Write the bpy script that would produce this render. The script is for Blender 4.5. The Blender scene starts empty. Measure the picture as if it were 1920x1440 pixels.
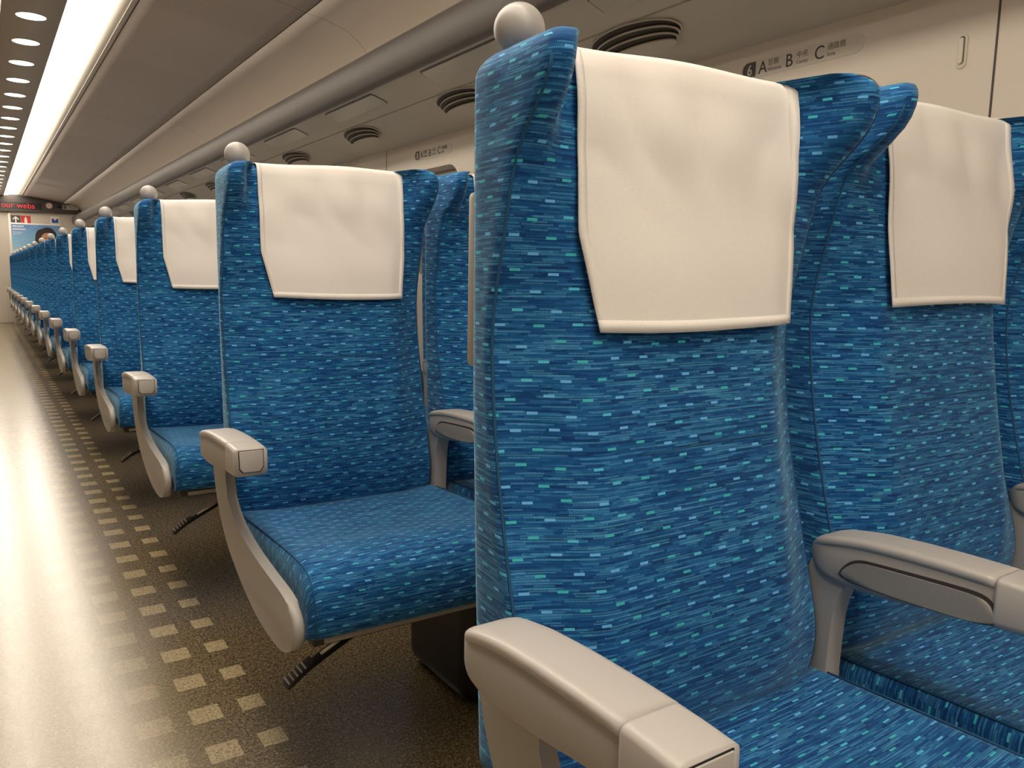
import bpy, bmesh, math, random
from mathutils import Vector, Matrix
PI = math.pi
sc = bpy.context.scene
C = sc.collection
random.seed(7)

# ------------------------------------------------------------------ camera
yaw, pitch, roll = [math.radians(a) for a in (33.76, 7.555, 1.131)]
cy, sy, cp, sp = math.cos(yaw), math.sin(yaw), math.cos(pitch), math.sin(pitch)
F = Vector((sy * cp, cy * cp, -sp)); R0 = Vector((cy, -sy, 0)); U0 = R0.cross(F)
Rv = R0 * math.cos(roll) + U0 * math.sin(roll); Uv = U0 * math.cos(roll) - R0 * math.sin(roll)
cam_d = bpy.data.cameras.new('camera'); cam = bpy.data.objects.new('camera', cam_d); C.objects.link(cam)
M3 = Matrix((Rv, Uv, -F)).transposed()
cam.matrix_world = Matrix.Translation((0, 0, .91)) @ M3.to_4x4()
cam_d.sensor_width = 36; cam_d.lens = 1486.35 / 1920 * 36
cam_d.clip_start = .02; cam_d.clip_end = 100
sc.camera = cam

# ------------------------------------------------------------------ light, exposure
w = bpy.data.worlds.new('world'); sc.world = w; w.use_nodes = True
w.node_tree.nodes['Background'].inputs[0].default_value = (.8, .7, .55, 1)
w.node_tree.nodes['Background'].inputs[1].default_value = .02
sc.view_settings.view_transform = 'Standard'
sc.view_settings.look = 'None'
sc.view_settings.gamma = 1
sc.view_settings.use_curve_mapping = False
sc.view_settings.exposure = 0.06
STRIP = 10.5          # radiance of the ceiling light strips
LAMP = (1.0, .88, .74)
Y0, Y1 = -5.6, 15.9    # ends of the carriage
PITCH = 1.04

# ------------------------------------------------------------------ node helper
class N:
    def __init__(s, name):
        s.m = bpy.data.materials.new(name); s.m.use_nodes = True
        s.t = s.m.node_tree; s.b = s.t.nodes['Principled BSDF']; s.L = s.t.links
    def node(s, typ, **kw):
        n = s.t.nodes.new(typ)
        for k, v in kw.items(): setattr(n, k, v)
        return n
    def put(s, sock, v):
        if isinstance(v, bpy.types.NodeSocket): s.L.new(v, sock)
        elif v is not None: sock.default_value = v
    def m2(s, op, a, b=None, c=None):
        n = s.node('ShaderNodeMath', operation=op)
        s.put(n.inputs[0], a)
        if b is not None: s.put(n.inputs[1], b)
        if c is not None: s.put(n.inputs[2], c)
        return n.outputs[0]
    def mix(s, f, a, b, blend='MIX'):
        n = s.node('ShaderNodeMix', data_type='RGBA', blend_type=blend)
        s.put(n.inputs[0], f)
        for i, v in ((6, a), (7, b)):
            if isinstance(v, tuple) and len(v) == 3: v = (*v, 1)
            s.put(n.inputs[i], v)
        return n.outputs[2]
    def ramp(s, f, stops, interp='LINEAR'):
        n = s.node('ShaderNodeValToRGB'); n.color_ramp.interpolation = interp
        e = n.color_ramp.elements
        while len(e) < len(stops): e.new(.5)
        for el, (p, c) in zip(e, stops): el.position = p; el.color = (*c, 1)
        s.put(n.inputs[0], f); return n.outputs[0]
    def comb(s, x, y, z=0.0):
        n = s.node('ShaderNodeCombineXYZ'); s.put(n.inputs[0], x); s.put(n.inputs[1], y); s.put(n.inputs[2], z); return n.outputs[0]
    def white(s, vec=None, w_=None):
        n = s.node('ShaderNodeTexWhiteNoise', noise_dimensions='2D' if vec is not None else '1D')
        if vec is not None: s.put(n.inputs[0], vec)
        else: s.put(n.inputs[1], w_)
        return n.outputs[0]
    def noise(s, vec, scale, detail=2, rough=.5):
        n = s.node('ShaderNodeTexNoise'); s.put(n.inputs['Vector'], vec)
        n.inputs['Scale'].default_value = scale; n.inputs['Detail'].default_value = detail; n.inputs['Roughness'].default_value = rough
        return n.outputs[0]
    def bump(s, h, strength, dist, normal=None):
        n = s.node('ShaderNodeBump'); n.inputs['Strength'].default_value = strength; n.inputs['Distance'].default_value = dist
        s.put(n.inputs['Height'], h)
        if normal is not None: s.put(n.inputs['Normal'], normal)
        return n.outputs[0]
    def xyz(s, v):
        n = s.node('ShaderNodeSeparateXYZ'); s.put(n.inputs[0], v); return n.outputs
    def tex(s, which): return s.node('ShaderNodeTexCoord').outputs[which]
    def set(s, **kw):
        for k, v in kw.items(): s.put(s.b.inputs[k.replace('_', ' ')], v)
        return s.m

def plain(name, col, rough=.5, metal=0, bump=0, scale=400, spec=.5, emit=None, es=0):
    n = N(name); n.set(Base_Color=(*col, 1), Roughness=rough, Metallic=metal)
    n.b.inputs['Specular IOR Level'].default_value = spec
    if bump: n.set(Normal=n.bump(n.noise(n.tex('Object'), scale, 2), bump, .0006))
    if emit: n.set(Emission_Color=(*emit, 1), Emission_Strength=es)
    return n.m

# ------------------------------------------------------------------ materials
def fabric():
    n = N('blue_moquette')
    uv = n.xyz(n.tex('UV')); u, v = uv[0], uv[1]
    H = .0025
    def layer(h, length, sd):
        row = n.m2('FLOOR', n.m2('DIVIDE', v, h))
        off = n.m2('MULTIPLY', n.white(w_=n.m2('ADD', row, sd)), 7.0)
        ln = n.m2('MULTIPLY_ADD', n.white(w_=n.m2('ADD', row, sd + 33.3)), length, length * .6)
        cell = n.m2('FLOOR', n.m2('ADD', n.m2('DIVIDE', u, ln), off))
        return row, n.white(vec=n.comb(cell, row, 0))
    row, r1 = layer(H, .027, 3.1)
    _, r2 = layer(H, .010, 91.7)
    _, r3 = layer(H * .5, .040, 47.7)
    val = n.m2('MULTIPLY_ADD', r1, .46, n.m2('MULTIPLY_ADD', r2, .12, n.m2('MULTIPLY', r3, .42)))
    base = n.ramp(val, [(0, (.002, .026, .105)), (.28, (.0035, .050, .182)), (.48, (.007, .083, .25)), (.66, (.014, .120, .315)), (.82, (.034, .19, .41)), (1, (.08, .30, .53))])
    # dotted rows of pale stitches
    _, rd = layer(H, .023, 171.3)
    dotsel = n.m2('GREATER_THAN', rd, .72)
    dots = n.m2('GREATER_THAN', n.m2('FRACT', n.m2('DIVIDE', u, .0016)), .5)
    vf = n.m2('FRACT', n.m2('DIVIDE', v, H))
    mid = n.m2('MULTIPLY', n.m2('GREATER_THAN', vf, .25), n.m2('LESS_THAN', vf, .8))
    dm = n.m2('MULTIPLY', n.m2('MULTIPLY', dotsel, dots), mid)
    base = n.mix(n.m2('MULTIPLY', dm, .62), base, (.12, .46, .72))
    # regular short pale dashes, alternately teal and light blue
    RP, UP = .0172, .0385
    rv = n.m2('DIVIDE', v, RP); rr = n.m2('FLOOR', rv)
    sh = n.m2('MULTIPLY_ADD', n.m2('MODULO', n.m2('ABSOLUTE', rr), 2.0), .5, n.m2('MULTIPLY', rr, .045))
    uu = n.m2('ADD', n.m2('DIVIDE', u, UP), sh)
    fu = n.m2('FRACT', uu); fv = n.m2('FRACT', rv)
    jit = n.m2('MULTIPLY', n.white(vec=n.comb(n.m2('FLOOR', uu), rr, 0)), .35)
    fv2 = n.m2('SUBTRACT', fv, jit)
    dash = n.m2('MULTIPLY', n.m2('LESS_THAN', fu, .28), n.m2('MULTIPLY', n.m2('GREATER_THAN', fv2, .18), n.m2('LESS_THAN', fv2, .337)))
    hue = n.white(vec=n.comb(rr, n.m2('FLOOR', uu), 0))
    dcol = n.ramp(hue, [(0, (.05, .46, .52)), (.35, (.08, .50, .70)), (.6, (.13, .45, .84)), (1, (.15, .46, .86))], 'CONSTANT')
    base = n.mix(dash, base, dcol)
    # knit bump, cloth wear
    knit = n.m2('MULTIPLY', n.m2('SINE', n.m2('MULTIPLY', u, 2 * PI / .0016)), .5)
    rib = n.m2('SINE', n.m2('MULTIPLY', v, 2 * PI / (H * .5)))
    hgt = n.m2('ADD', n.m2('ADD', knit, rib), n.m2('MULTIPLY', r1, .1))
    soft = n.noise(n.tex('Object'), 7, 2)
    nb = n.bump(soft, .35, .012)
    nb = n.bump(hgt, .22, .0003, nb)
    n.set(Base_Color=base, Roughness=.85, Normal=nb)
    n.b.inputs['Specular IOR Level'].default_value = .2
    n.b.inputs['Sheen Weight'].default_value = .42
    n.b.inputs['Sheen Roughness'].default_value = .38
    n.b.inputs['Sheen Tint'].default_value = (.5, .8, .95, 1)
    return n.m

def linen():
    n = N('white_linen')
    o = n.xyz(n.tex('UV'))
    wv = n.m2('ADD', n.m2('SINE', n.m2('MULTIPLY', o[0], 2 * PI / .0011)), n.m2('SINE', n.m2('MULTIPLY', o[1], 2 * PI / .0011)))
    fleck = n.noise(n.comb(n.m2('MULTIPLY', o[0], .35), n.m2('MULTIPLY', o[1], 2.0)), 420, 2)
    nb = n.bump(n.m2('MULTIPLY_ADD', fleck, 2.0, wv), .22, .0004)
    n.set(Base_Color=n.mix(fleck, (.79, .75, .70), (.86, .825, .78)), Roughness=.8, Normal=nb)
    n.b.inputs['Sheen Weight'].default_value = .1
    return n.m

def floor_mat():
    n = N('speckled_vinyl')
    p = n.xyz(n.tex('Object')); x, y = p[0], p[1]
    vec = n.tex('Object')
    fine = n.noise(vec, 210, 2, .7); med = n.noise(vec, 90, 2, .6)
    sp_ = n.m2('ADD', n.m2('MULTIPLY', fine, .75), n.m2('MULTIPLY', med, .25))
    dark = n.ramp(sp_, [(.38, (.050, .036, .017)), (.49, (.125, .092, .048)), (.56, (.20, .155, .085)), (.66, (.34, .27, .16))])
    lite = n.ramp(sp_, [(.36, (.17, .13, .07)), (.47, (.36, .285, .16)), (.60, (.56, .46, .28))])
    mask = 0.0
    ax = n.m2('ABSOLUTE', n.m2('SUBTRACT', x, 0.0))
    fy = n.m2('ABSOLUTE', n.m2('SUBTRACT', n.m2('FRACT', n.m2('DIVIDE', n.m2('ADD', n.m2('SUBTRACT', y, 1.476 - .0765), 30.6), .153)), .5))
    for cx, hx, hy, st in ((.432, .024, .028, 1), (.339, .030, .031, .85), (.240, .033, .033, .35), (.140, .035, .034, .14)):
        mx = n.m2('LESS_THAN', n.m2('ABSOLUTE', n.m2('SUBTRACT', ax, cx)), hx)
        my = n.m2('LESS_THAN', fy, hy / .153)
        mm = n.m2('MULTIPLY', n.m2('MULTIPLY', mx, my), st)
        mask = mm if mask == 0.0 else n.m2('MAXIMUM', mask, mm)
    col = n.mix(mask, dark, lite)
    # floor glare painted in: aisle colour made lighter than under the seats
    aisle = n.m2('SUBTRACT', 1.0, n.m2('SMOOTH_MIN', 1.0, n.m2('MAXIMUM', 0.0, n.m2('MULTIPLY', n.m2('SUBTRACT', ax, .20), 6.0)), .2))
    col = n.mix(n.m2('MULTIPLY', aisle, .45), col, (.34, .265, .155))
    scuff = n.noise(n.comb(n.m2('MULTIPLY', x, 1.6), n.m2('MULTIPLY', y, .7)), 38, 4, .7)
    hair = n.noise(n.comb(n.m2('MULTIPLY_ADD', scuff, .25, x), n.m2('MULTIPLY', y, .35)), 60, 5, .75)
    rough = n.m2('MULTIPLY_ADD', scuff, .14, n.m2('MULTIPLY_ADD', hair, .12, .10))
    nb = n.bump(n.m2('MULTIPLY_ADD', scuff, .8, n.m2('MULTIPLY', fine, .25)), .10, .0012)
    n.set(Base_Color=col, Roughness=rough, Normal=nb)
    n.b.inputs['Specular IOR Level'].default_value = .6
    n.b.inputs['Coat Weight'].default_value = .18
    n.b.inputs['Coat Roughness'].default_value = .22
    return n.m

def seam_mat(name, col, perf=False, yj=3.54, per=3.12, rough=.6):
    n = N(name); o = n.xyz(n.tex('Object')); x, y = o[0], o[1]
    f = n.m2('ABSOLUTE', n.m2('SUBTRACT', n.m2('FRACT', n.m2('DIVIDE', n.m2('ADD', y, per * 10.5 - yj), per)), .5))
    line = n.m2('LESS_THAN', f, .0022 / per)
    base = (*col, 1)
    if perf:
        q = .0115
        a = n.m2('SUBTRACT', n.m2('FRACT', n.m2('DIVIDE', x, q)), .5); b = n.m2('SUBTRACT', n.m2('FRACT', n.m2('DIVIDE', y, q)), .5)
        d = n.m2('ADD', n.m2('MULTIPLY', a, a), n.m2('MULTIPLY', b, b))
        hole = n.m2('LESS_THAN', d, .028)
        zone = n.m2('MULTIPLY', n.m2('GREATER_THAN', n.m2('FRACT', n.m2('DIVIDE', n.m2('SUBTRACT', y, 1.0), 3.12)), .34), 1.0)
        zx = n.m2('MULTIPLY', n.m2('GREATER_THAN', n.m2('ABSOLUTE', n.m2('SUBTRACT', x, .274)), .43), n.m2('LESS_THAN', n.m2('ABSOLUTE', n.m2('SUBTRACT', x, .274)), .93))
        base = n.mix(n.m2('MULTIPLY', n.m2('MULTIPLY', hole, zone), n.m2('MULTIPLY', zx, .7)), base, (.08, .07, .055))
    base = n.mix(n.m2('MULTIPLY', line, .6), base, (.06, .05, .04))
    n.set(Base_Color=base, Roughness=rough)
    n.b.inputs['Specular IOR Level'].default_value = .3
    return n.m

def poster_mat():
    n = N('poster_print'); uv = n.xyz(n.tex('UV')); u, v = uv[0], uv[1]
    sky = n.ramp(v, [(0, (.50, .42, .36)), (.12, (.55, .60, .62)), (.45, (.16, .42, .60)), (1, (.03, .17, .45))])
    cl = n.noise(n.comb(u, n.m2('MULTIPLY', v, 3.0)), 5, 3)
    sky = n.mix(n.m2('MULTIPLY', cl, .25), sky, (.7, .8, .85))
    n.set(Base_Color=sky, Roughness=.35); return n.m

MT = dict(
    fabric=fabric(), linen=linen(), floor=floor_mat(),
    seam=plain('seam_cord', (.010, .075, .17), .9),
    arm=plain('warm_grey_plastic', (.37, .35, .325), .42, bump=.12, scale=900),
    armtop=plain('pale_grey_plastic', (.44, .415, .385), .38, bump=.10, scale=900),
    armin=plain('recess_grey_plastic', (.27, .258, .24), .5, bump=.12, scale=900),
    shell=plain('seat_shell_plastic', (.42, .38, .34), .5),
    knob=plain('grip_plastic', (.38, .36, .335), .36, bump=.1, scale=700),
    black=plain('black_steel', (.012, .011, .010), .4, .3),
    steel=plain('worn_steel', (.62, .58, .52), .4, .6),
    rubber=plain('black_rubber', (.014, .013, .012), .45),
    dark=plain('dark_brown_casing', (.045, .034, .024), .5),
    wall=plain('wall_panel', (.68, .61, .52), .45, bump=.15, scale=500),
    wallin=plain('blind_fabric', (.30, .27, .23), .7),
    ceil=seam_mat('ceiling_panel', (.52, .455, .405), True),
    ceilc=seam_mat('ceiling_centre_panel', (.48, .43, .38)),
    cove=seam_mat('cove_panel', (.80, .725, .63)),
    under=plain('rack_panel', (.60, .55, .47), .5),
    glassy=plain('frosted_rack_window', (.58, .55, .46), .25),
    bar=plain('rack_rail', (.125, .11, .098), .5),
    refl=plain('light_reflector', (.80, .76, .66), .4),
    slot=plain('slot_black', (.01, .009, .008), .9),
    strip=plain('strip_diffuser', (.8, .8, .8), .5, emit=LAMP, es=STRIP),
    down=plain('downlight_diffuser', (.8, .8, .8), .5, emit=(1, .88, .70), es=4.5),
    fascia=plain('fascia_panel', (.055, .045, .038), .45),
    endw=plain('end_wall_panel', (.56, .50, .42), .5),
    white=plain('white_frame', (.75, .71, .64), .4),
    led=plain('led_red', (.3, 0, 0), .5, emit=(1, .03, .04), es=.85),
    screen=plain('display_black', (.012, .008, .008), .3),
    red=plain('sign_red', (.55, .02, .015), .4), char=plain('sign_charcoal', (.06, .05, .045), .4),
    ink=plain('ink', (.045, .038, .034), .5), blue=plain('sign_blue', (.02, .07, .30), .4),
    signp=plain('sign_plate', (.62, .565, .49), .4), grey=plain('ink_grey', (.16, .14, .125), .5),
    poster=poster_mat(), hair=plain('print_dark_hair', (.02, .012, .008), .35), skin=plain('print_skin', (.55, .26, .13), .35),
    pink=plain('sign_pink', (.72, .35, .30), .4),
)

# ------------------------------------------------------------------ object helpers
def link(name, me, mat, parent=None, smooth=True):
    o = bpy.data.objects.new(name, me); C.objects.link(o)
    if mat is not None and not me.materials: me.materials.append(MT[mat] if isinstance(mat, str) else mat)
    if parent is not None: o.parent = parent
    if smooth:
        for p in me.polygons: p.use_smooth = True
    return o
def from_bm(name, bm, mat, parent=None, smooth=True, angle=None):
    bmesh.ops.recalc_face_normals(bm, faces=bm.faces)
    me = bpy.data.meshes.new(name); bm.to_mesh(me); bm.free()
    o = link(name, me, mat, parent, smooth)
    if angle is not None:
        me.set_sharp_from_angle(angle=math.radians(angle))
    return o
def tag(o, label=None, cat=None, group=None, kind=None):
    if label: o['label'] = label
    if cat: o['category'] = cat
    if group: o['group'] = group
    if kind: o['kind'] = kind
    return o
def empty(name, loc=(0, 0, 0)):
    o = bpy.data.objects.new(name, None); C.objects.link(o); o.location = loc; o.empty_display_size = .05; return o
def copy_tree(o, parent=None):
    c = o.copy(); C.objects.link(c)
    if parent is not None: c.parent = parent
    for ch in list(o.children): copy_tree(ch, c)
    return c
def shift(o, dy):
    o.location.y += dy

def bevel_box(bm, x0, x1, y0, y1, z0, z1, r=0, seg=2):
    g = bmesh.ops.create_cube(bm, size=1)
    vs = g['verts']
    for v in vs: v.co = Vector(((x0 + x1) / 2 + v.co.x * (x1 - x0), (y0 + y1) / 2 + v.co.y * (y1 - y0), (z0 + z1) / 2 + v.co.z * (z1 - z0)))
    if r:
        es = list({e for v in vs for e in v.link_edges})
        bmesh.ops.bevel(bm, geom=es, offset=r, segments=seg, affect='EDGES', profile=.5)
def box(name, x0, x1, y0, y1, z0, z1, mat, parent=None, r=0, seg=2):
    bm = bmesh.new(); bevel_box(bm, x0, x1, y0, y1, z0, z1, r, seg)
    return from_bm(name, bm, mat, parent, bool(r), 40 if r else None)

def prism(bm, poly, axis, a0, a1, r=0, seg=2):
    """polygon given in the two other axes, extruded along axis"""
    def P(p, a):
        if axis == 'X': return Vector((a, p[0], p[1]))
        if axis == 'Y': return Vector((p[0], a, p[1]))
        return Vector((p[0], p[1], a))
    v0 = [bm.verts.new(P(p, a0)) for p in poly]; v1 = [bm.verts.new(P(p, a1)) for p in poly]
    n = len(poly); fs = [bm.faces.new(v0), bm.faces.new(v1[::-1])]
    for i in range(n): fs.append(bm.faces.new((v0[i], v1[i], v1[(i + 1) % n], v0[(i + 1) % n])))
    if r:
        es = list(fs[0].edges) + list(fs[1].edges)
        bmesh.ops.bevel(bm, geom=es, offset=r, segments=seg, affect='EDGES', profile=.5)

def tube(bm, pts, rad, seg=8):
    pts = [Vector(p) for p in pts]; rings = []
    for i, p in enumerate(pts):
        d = (pts[min(i + 1, len(pts) - 1)] - pts[max(i - 1, 0)]).normalized()
        up = Vector((0, 0, 1)) if abs(d.z) < .9 else Vector((1, 0, 0))
        a = d.cross(up).normalized(); b = a.cross(d)
        r = rad[i] if isinstance(rad, (list, tuple)) else rad
        rings.append([bm.verts.new(p + (a * math.cos(2 * PI * k / seg) + b * math.sin(2 * PI * k / seg)) * r) for k in range(seg)])
    for A, B in zip(rings, rings[1:]):
        for k in range(seg): bm.faces.new((A[k], A[(k + 1) % seg], B[(k + 1) % seg], B[k]))
    bm.faces.new(rings[0][::-1]); bm.faces.new(rings[-1])

def grid_mesh(name, rows, mat, parent=None, closed=False, uv=None, cap=(False, False)):
    """rows: list of lists of points; uv: same shape list of (u,v)"""
    nr, nc = len(rows), len(rows[0])
    verts = [tuple(p) for r in rows for p in r]
    faces, uvs = [], []
    for i in range(nr - 1):
        for j in range(nc if closed else nc - 1):
            k = (j + 1) % nc
            faces.append((i * nc + j, i * nc + k, (i + 1) * nc + k, (i + 1) * nc + j))
            if uv:
                a, b, c, d = uv[i][j], uv[i][k], uv[i + 1][k], uv[i + 1][j]
                if closed and k == 0: b = (a[0] + .01, a[1]); c = (d[0] + .01, d[1])
                uvs += [a, b, c, d]
    if cap[0]:
        f = tuple(range(nc)); faces.append(f[::-1]); uvs += [uv[0][j] for j in f[::-1]] if uv else []
    if cap[1]:
        f = tuple((nr - 1) * nc + j for j in range(nc)); faces.append(f); uvs += list(uv[-1]) if uv else []
    me = bpy.data.meshes.new(name); me.from_pydata(verts, [], faces)
    if uv:
        l = me.uv_layers.new(name='UVMap')
        for i, q in enumerate(uvs): l.data[i].uv = q
    me.validate(); me.update()
    return link(name, me, mat, parent)

def lerp_tab(tab, z):
    if z <= tab[0][0]: return tab[0][1]
    for (a, b), (c, d) in zip(tab, tab[1:]):
        if z <= c:
            t = (z - a) / (c - a); return b + (d - b) * t
    return tab[-1][1]
def smooth(t): t = max(0, min(1, t)); return t * t * (3 - 2 * t)

# ------------------------------------------------------------------ seat
EDGE = [(.36, .60), (.43, .577), (.48, .570), (.57, .595), (.65, .616), (.72, .632), (.80, .644), (.86, .648), (.91, .639), (.95, .628), (1.0, .618),
        (1.03, .608), (1.05, .594), (1.065, .577), (1.078, .564), (1.095, .557), (1.12, .556), (1.14, .558)]
CENT = [(.36, .60), (.43, .565), (.5, .552), (.58, .560), (.65, .573), (.72, .585), (.8, .597), (.87, .606), (.95, .611), (1.05, .619), (1.14, .632)]
REAR = [(.36, .672), (.6, .688), (.8, .698), (1.14, .703)]
def sm_tab(tab, z, h=.012):
    return sum(lerp_tab(tab, z + d * h) for d in (-2, -1, 0, 1, 2)) / 5
def right_lean(z): return .019 * smooth((z - 1.02) / .06)
def front_y(x, z, xl, xr):
    t = min(x - xl, xr - x); e, c = sm_tab(EDGE, z), sm_tab(CENT, z, .02)
    if x > (xl + xr) / 2 or xl > .8: e -= right_lean(z)
    g_body = smooth(t / .10); g_wing = smooth((t - .024) / .034)
    wk = smooth((z - .98) / .08)
    g = g_body * (1 - wk) + g_wing * wk
    return e + (c - e) * g
def section(z, xl, xr, inset=0.0, tuck=.005):
    """closed loop seen from above, starting rear centre, going left side -> front -> right side"""
    r = .011; pts = []
    e = sm_tab(EDGE, z) - (right_lean(z) if xl > .8 else 0); rear = lerp_tab(REAR, z)
    tl, tr = xl + tuck, xr - .005          # rear corners are tucked in
    xc = (xl + xr) / 2
    pts += [(xc - (xc - tl) * k / 3 * .93, rear) for k in range(0, 4)]
    pts += [(tl + .004, rear - .004), (tl, rear - .014)]
    for k in range(1, 4):
        q = k / 4; pts.append((tl + (xl - tl) * q, rear - .014 + (e + r - rear + .014) * q))
    for k in range(0, 5):
        a = PI * .5 * k / 4; pts.append((xl + r - r * math.cos(a), e + r - r * math.sin(a)))
    nf = 44
    for k in range(1, nf):
        x = xl + r + (xr - xl - 2 * r) * k / nf
        blend = front_y(x, z, xl, xr)
        pts.append((x, blend))
    e = sm_tab(EDGE, z) - right_lean(z)
    for k in range(0, 5):
        a = PI * .5 * (1 - k / 4); pts.append((xr - r + r * math.cos(a), e + r - r * math.sin(a)))
    for k in range(1, 4):
        q = 1 - k / 4; pts.append((tr + (xr - tr) * q, rear - .014 + (e + r - rear + .014) * q))
    pts += [(tr, rear - .014), (tr - .004, rear - .004)]
    pts += [(xc + (tr - xc) * k / 3 * .93, rear) for k in range(3, 0, -1)]
    if inset:
        yc = (e + rear) / 2 + .02; W = (xr - xl) / 2; D = (rear - e) / 2 + .01
        q = []
        for (x, y) in pts:
            sx = 1 - inset / W
            ry = y + (inset if y < front_lim(x, z, xl, xr) else -inset)
            q.append((xc + (x - xc) * sx, ry))
        pts = q
    return pts
def front_lim(x, z, xl, xr):
    return (front_y(min(max(x, xl + .001), xr - .001), z, xl, xr) + lerp_tab(REAR, z)) / 2
ZTOP = 1.130
def top_bulge(x, xl, xr):
    u = (x - (xl + xr) / 2) / ((xr - xl) / 2)
    return .004 * (1 - min(1, u * u)) + .009 * (u + .6)
def make_back(name, xl, xr, parent, tuck=.005):
    zs = [.40 + .0125 * i for i in range(57)]      # to 1.10
    rows, uv = [], []
    r = .026
    secs = [(z, 0.0) for z in zs if z <= ZTOP - r]
    for k in range(1, 7):
        a = PI / 2 * k / 6
        secs.append((ZTOP - r + r * math.sin(a), .026 * (1 - math.cos(a))))
    v = 0; prev = None
    ref = section(.95, xl, xr, 0, tuck); nc = len(ref)
    for (z, ins) in secs:
        p2 = section(min(z, ZTOP), xl, xr, ins, tuck)
        row = []
        for (x, y) in p2:
            zz = z + top_bulge(x, xl, xr) * smooth((z - 1.0) / .12)
            row.append((x, y, zz))
        # arc length around from the front centre
        mid = nc // 2; us = [0] * nc
        for j in range(mid + 1, nc): us[j] = us[j - 1] + math.dist(p2[j], p2[j - 1])
        for j in range(mid - 1, -1, -1): us[j] = us[j + 1] - math.dist(p2[j], p2[j + 1])
        if prev is not None:
            v += max(.002, math.hypot(z - prev[0], ins - prev[1]))
        prev = (z, ins)
        rows.append(row); uv.append([(a + 5 + xl, v + 3) for a in us])
    return grid_mesh(name, rows, 'fabric', parent, closed=True, uv=uv, cap=(True, True)), secs

def make_cushion(name, xl, xr, parent):
    T = [(.60, .425), (.52, .428), (.45, .432), (.38, .435), (.31, .438), (.25, .440), (.205, .440), (.176, .4375), (.155, .430), (.141, .417), (.132, .400), (.1275, .382), (.126, .364), (.127, .347), (.131, .333), (.139, .325)]
    B = [(t[0], .322) if t[0] > .21 else (.21 - (.21 - t[0]) * .35, .320) for t in T]
    def sub(L):
        out = []
        for a, b in zip(L, L[1:]): out += [a, ((a[0] + b[0]) / 2, (a[1] + b[1]) / 2)]
        return out + [L[-1]]
    T, B = sub(T), sub(B)
    rows, uv = [], []; v = 0; prev = None
    W = xr - xl; nx = 30; r = .014
    for i, (t, b) in enumerate(zip(T, B)):
        t, b = Vector((0, *t)), Vector((0, *b)); H = (t - b).length; d = (t - b).normalized() if H > 1e-6 else Vector((0, 0, 1))
        nrm = Vector((0, -d.z, d.y))
        row = []
        prof = [(0, 0), (0, .3), (0, .65), (0, 1 - r / max(H, .02) if H > r else .6)]
        for k in range(1, 4):
            a = PI / 2 * k / 4; prof.append((r * (1 - math.cos(a)), 1 - (r / max(H, .03)) * (1 - math.sin(a))))
        for k in range(nx + 1): prof.append((r + (W - 2 * r) * k / nx, 1))
        mir = [(W - a, h) for a, h in prof[:7][::-1]]
        prof += mir
        for (a, h) in prof:
            u = (a / W - .5) * 2
            fy = smooth((t.y - .14) / .12)
            dish = -.011 * (1 - u ** 4) * fy * math.exp(-((t.y - .42) / .16) ** 2) + .006 * (1 - u * u) * math.exp(-((t.y - .23) / .07) ** 2)
            bulge = .005 * math.sin(PI * h) if (a == 0 or a == W) else 0
            p = b + (t - b) * h
            p = Vector((xl + a + (bulge if a == W else -bulge), p.y, p.z + (dish if h >= .99 else 0)))
            if i > 14: p.y -= .006 * (1 - u * u)
            row.append(p)
        if prev is not None: v += max(.004, (t - prev).length)
        prev = t
        us = [0]
        for j in range(1, len(row)): us.append(us[-1] + (row[j] - row[j - 1]).length)
        rows.append(row); uv.append([(a + 2 + xl, v + 7) for a in us])
    return grid_mesh(name, rows, 'fabric', parent, closed=True, uv=uv, cap=(True, True))

def piping(name, pts, parent, r=.0016):
    bm = bmesh.new(); tube(bm, pts, r, 6); return from_bm(name, bm, 'seam', parent)

# arm beam: stations (y, ztop, zbottom)
ARM = [(.600, .588, .568), (.590, .596, .556), (.560, .604, .546), (.520, .610, .545), (.47, .613, .549), (.42, .614, .556), (.38, .614, .560), (.345, .613, .562), (.318, .611, .564)]
def beam(name, xo, xi, parent, mat, y_from, y_to, zt_off=0.0, top_only=False, grow=0.0, cap_round=True):
    rows = []
    ys = []
    if cap_round and y_from > .58: ys = [y_from - .028 * (1 - math.cos(PI / 2 * q / 8)) for q in range(8)]
    n = 20; y1 = ys[-1] - .006 if ys else y_from
    for k in range(n + 1): ys.append(y1 + (y_to - y1) * k / n)
    tab_t = sorted((a, b) for a, b, c in ARM); tab_b = sorted((a, c) for a, b, c in ARM)
    r = .009
    for k, y in enumerate(ys):
        zt = sm_tab(tab_t, y, .004) + zt_off; zb = sm_tab(tab_b, y, .004)
        if top_only: zb = zt - .014
        e = 0
        if cap_round and y_from > .58:
            d = (y_from - y)
            e = .020 * (1 - math.sqrt(max(0, 1 - (1 - min(1, d / .028)) ** 2)))
        x0, x1 = xo - grow + e, xi + grow - e
        zt -= e * .45; zb += e * .5 if not top_only else -e * .1
        ring = []
        for (cx, cz, a0) in ((x0 + r, zb + min(r, (zt - zb) * .45, .005 if top_only else 1), PI), (x1 - r, zb + min(r, (zt - zb) * .45, .005 if top_only else 1), 1.5 * PI), (x1 - r, zt - min(r * .7, (zt - zb) * .45, .005 if top_only else 1), 0), (x0 + r, zt - min(r * .7, (zt - zb) * .45, .005 if top_only else 1), .5 * PI)):
            for q in range(4):
                a = a0 + PI / 2 * q / 3
                rz = r if cz < (zb + zt) / 2 else r * .7
                rz = min(rz, (zt - zb) * .45)
                if top_only: rz = min(rz, .005)
                ring.append((cx + r * math.cos(a), y, cz + rz * math.sin(a)))
        rows.append(ring)
    return grid_mesh(name, rows, mat, parent, closed=True, cap=(True, True))

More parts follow.
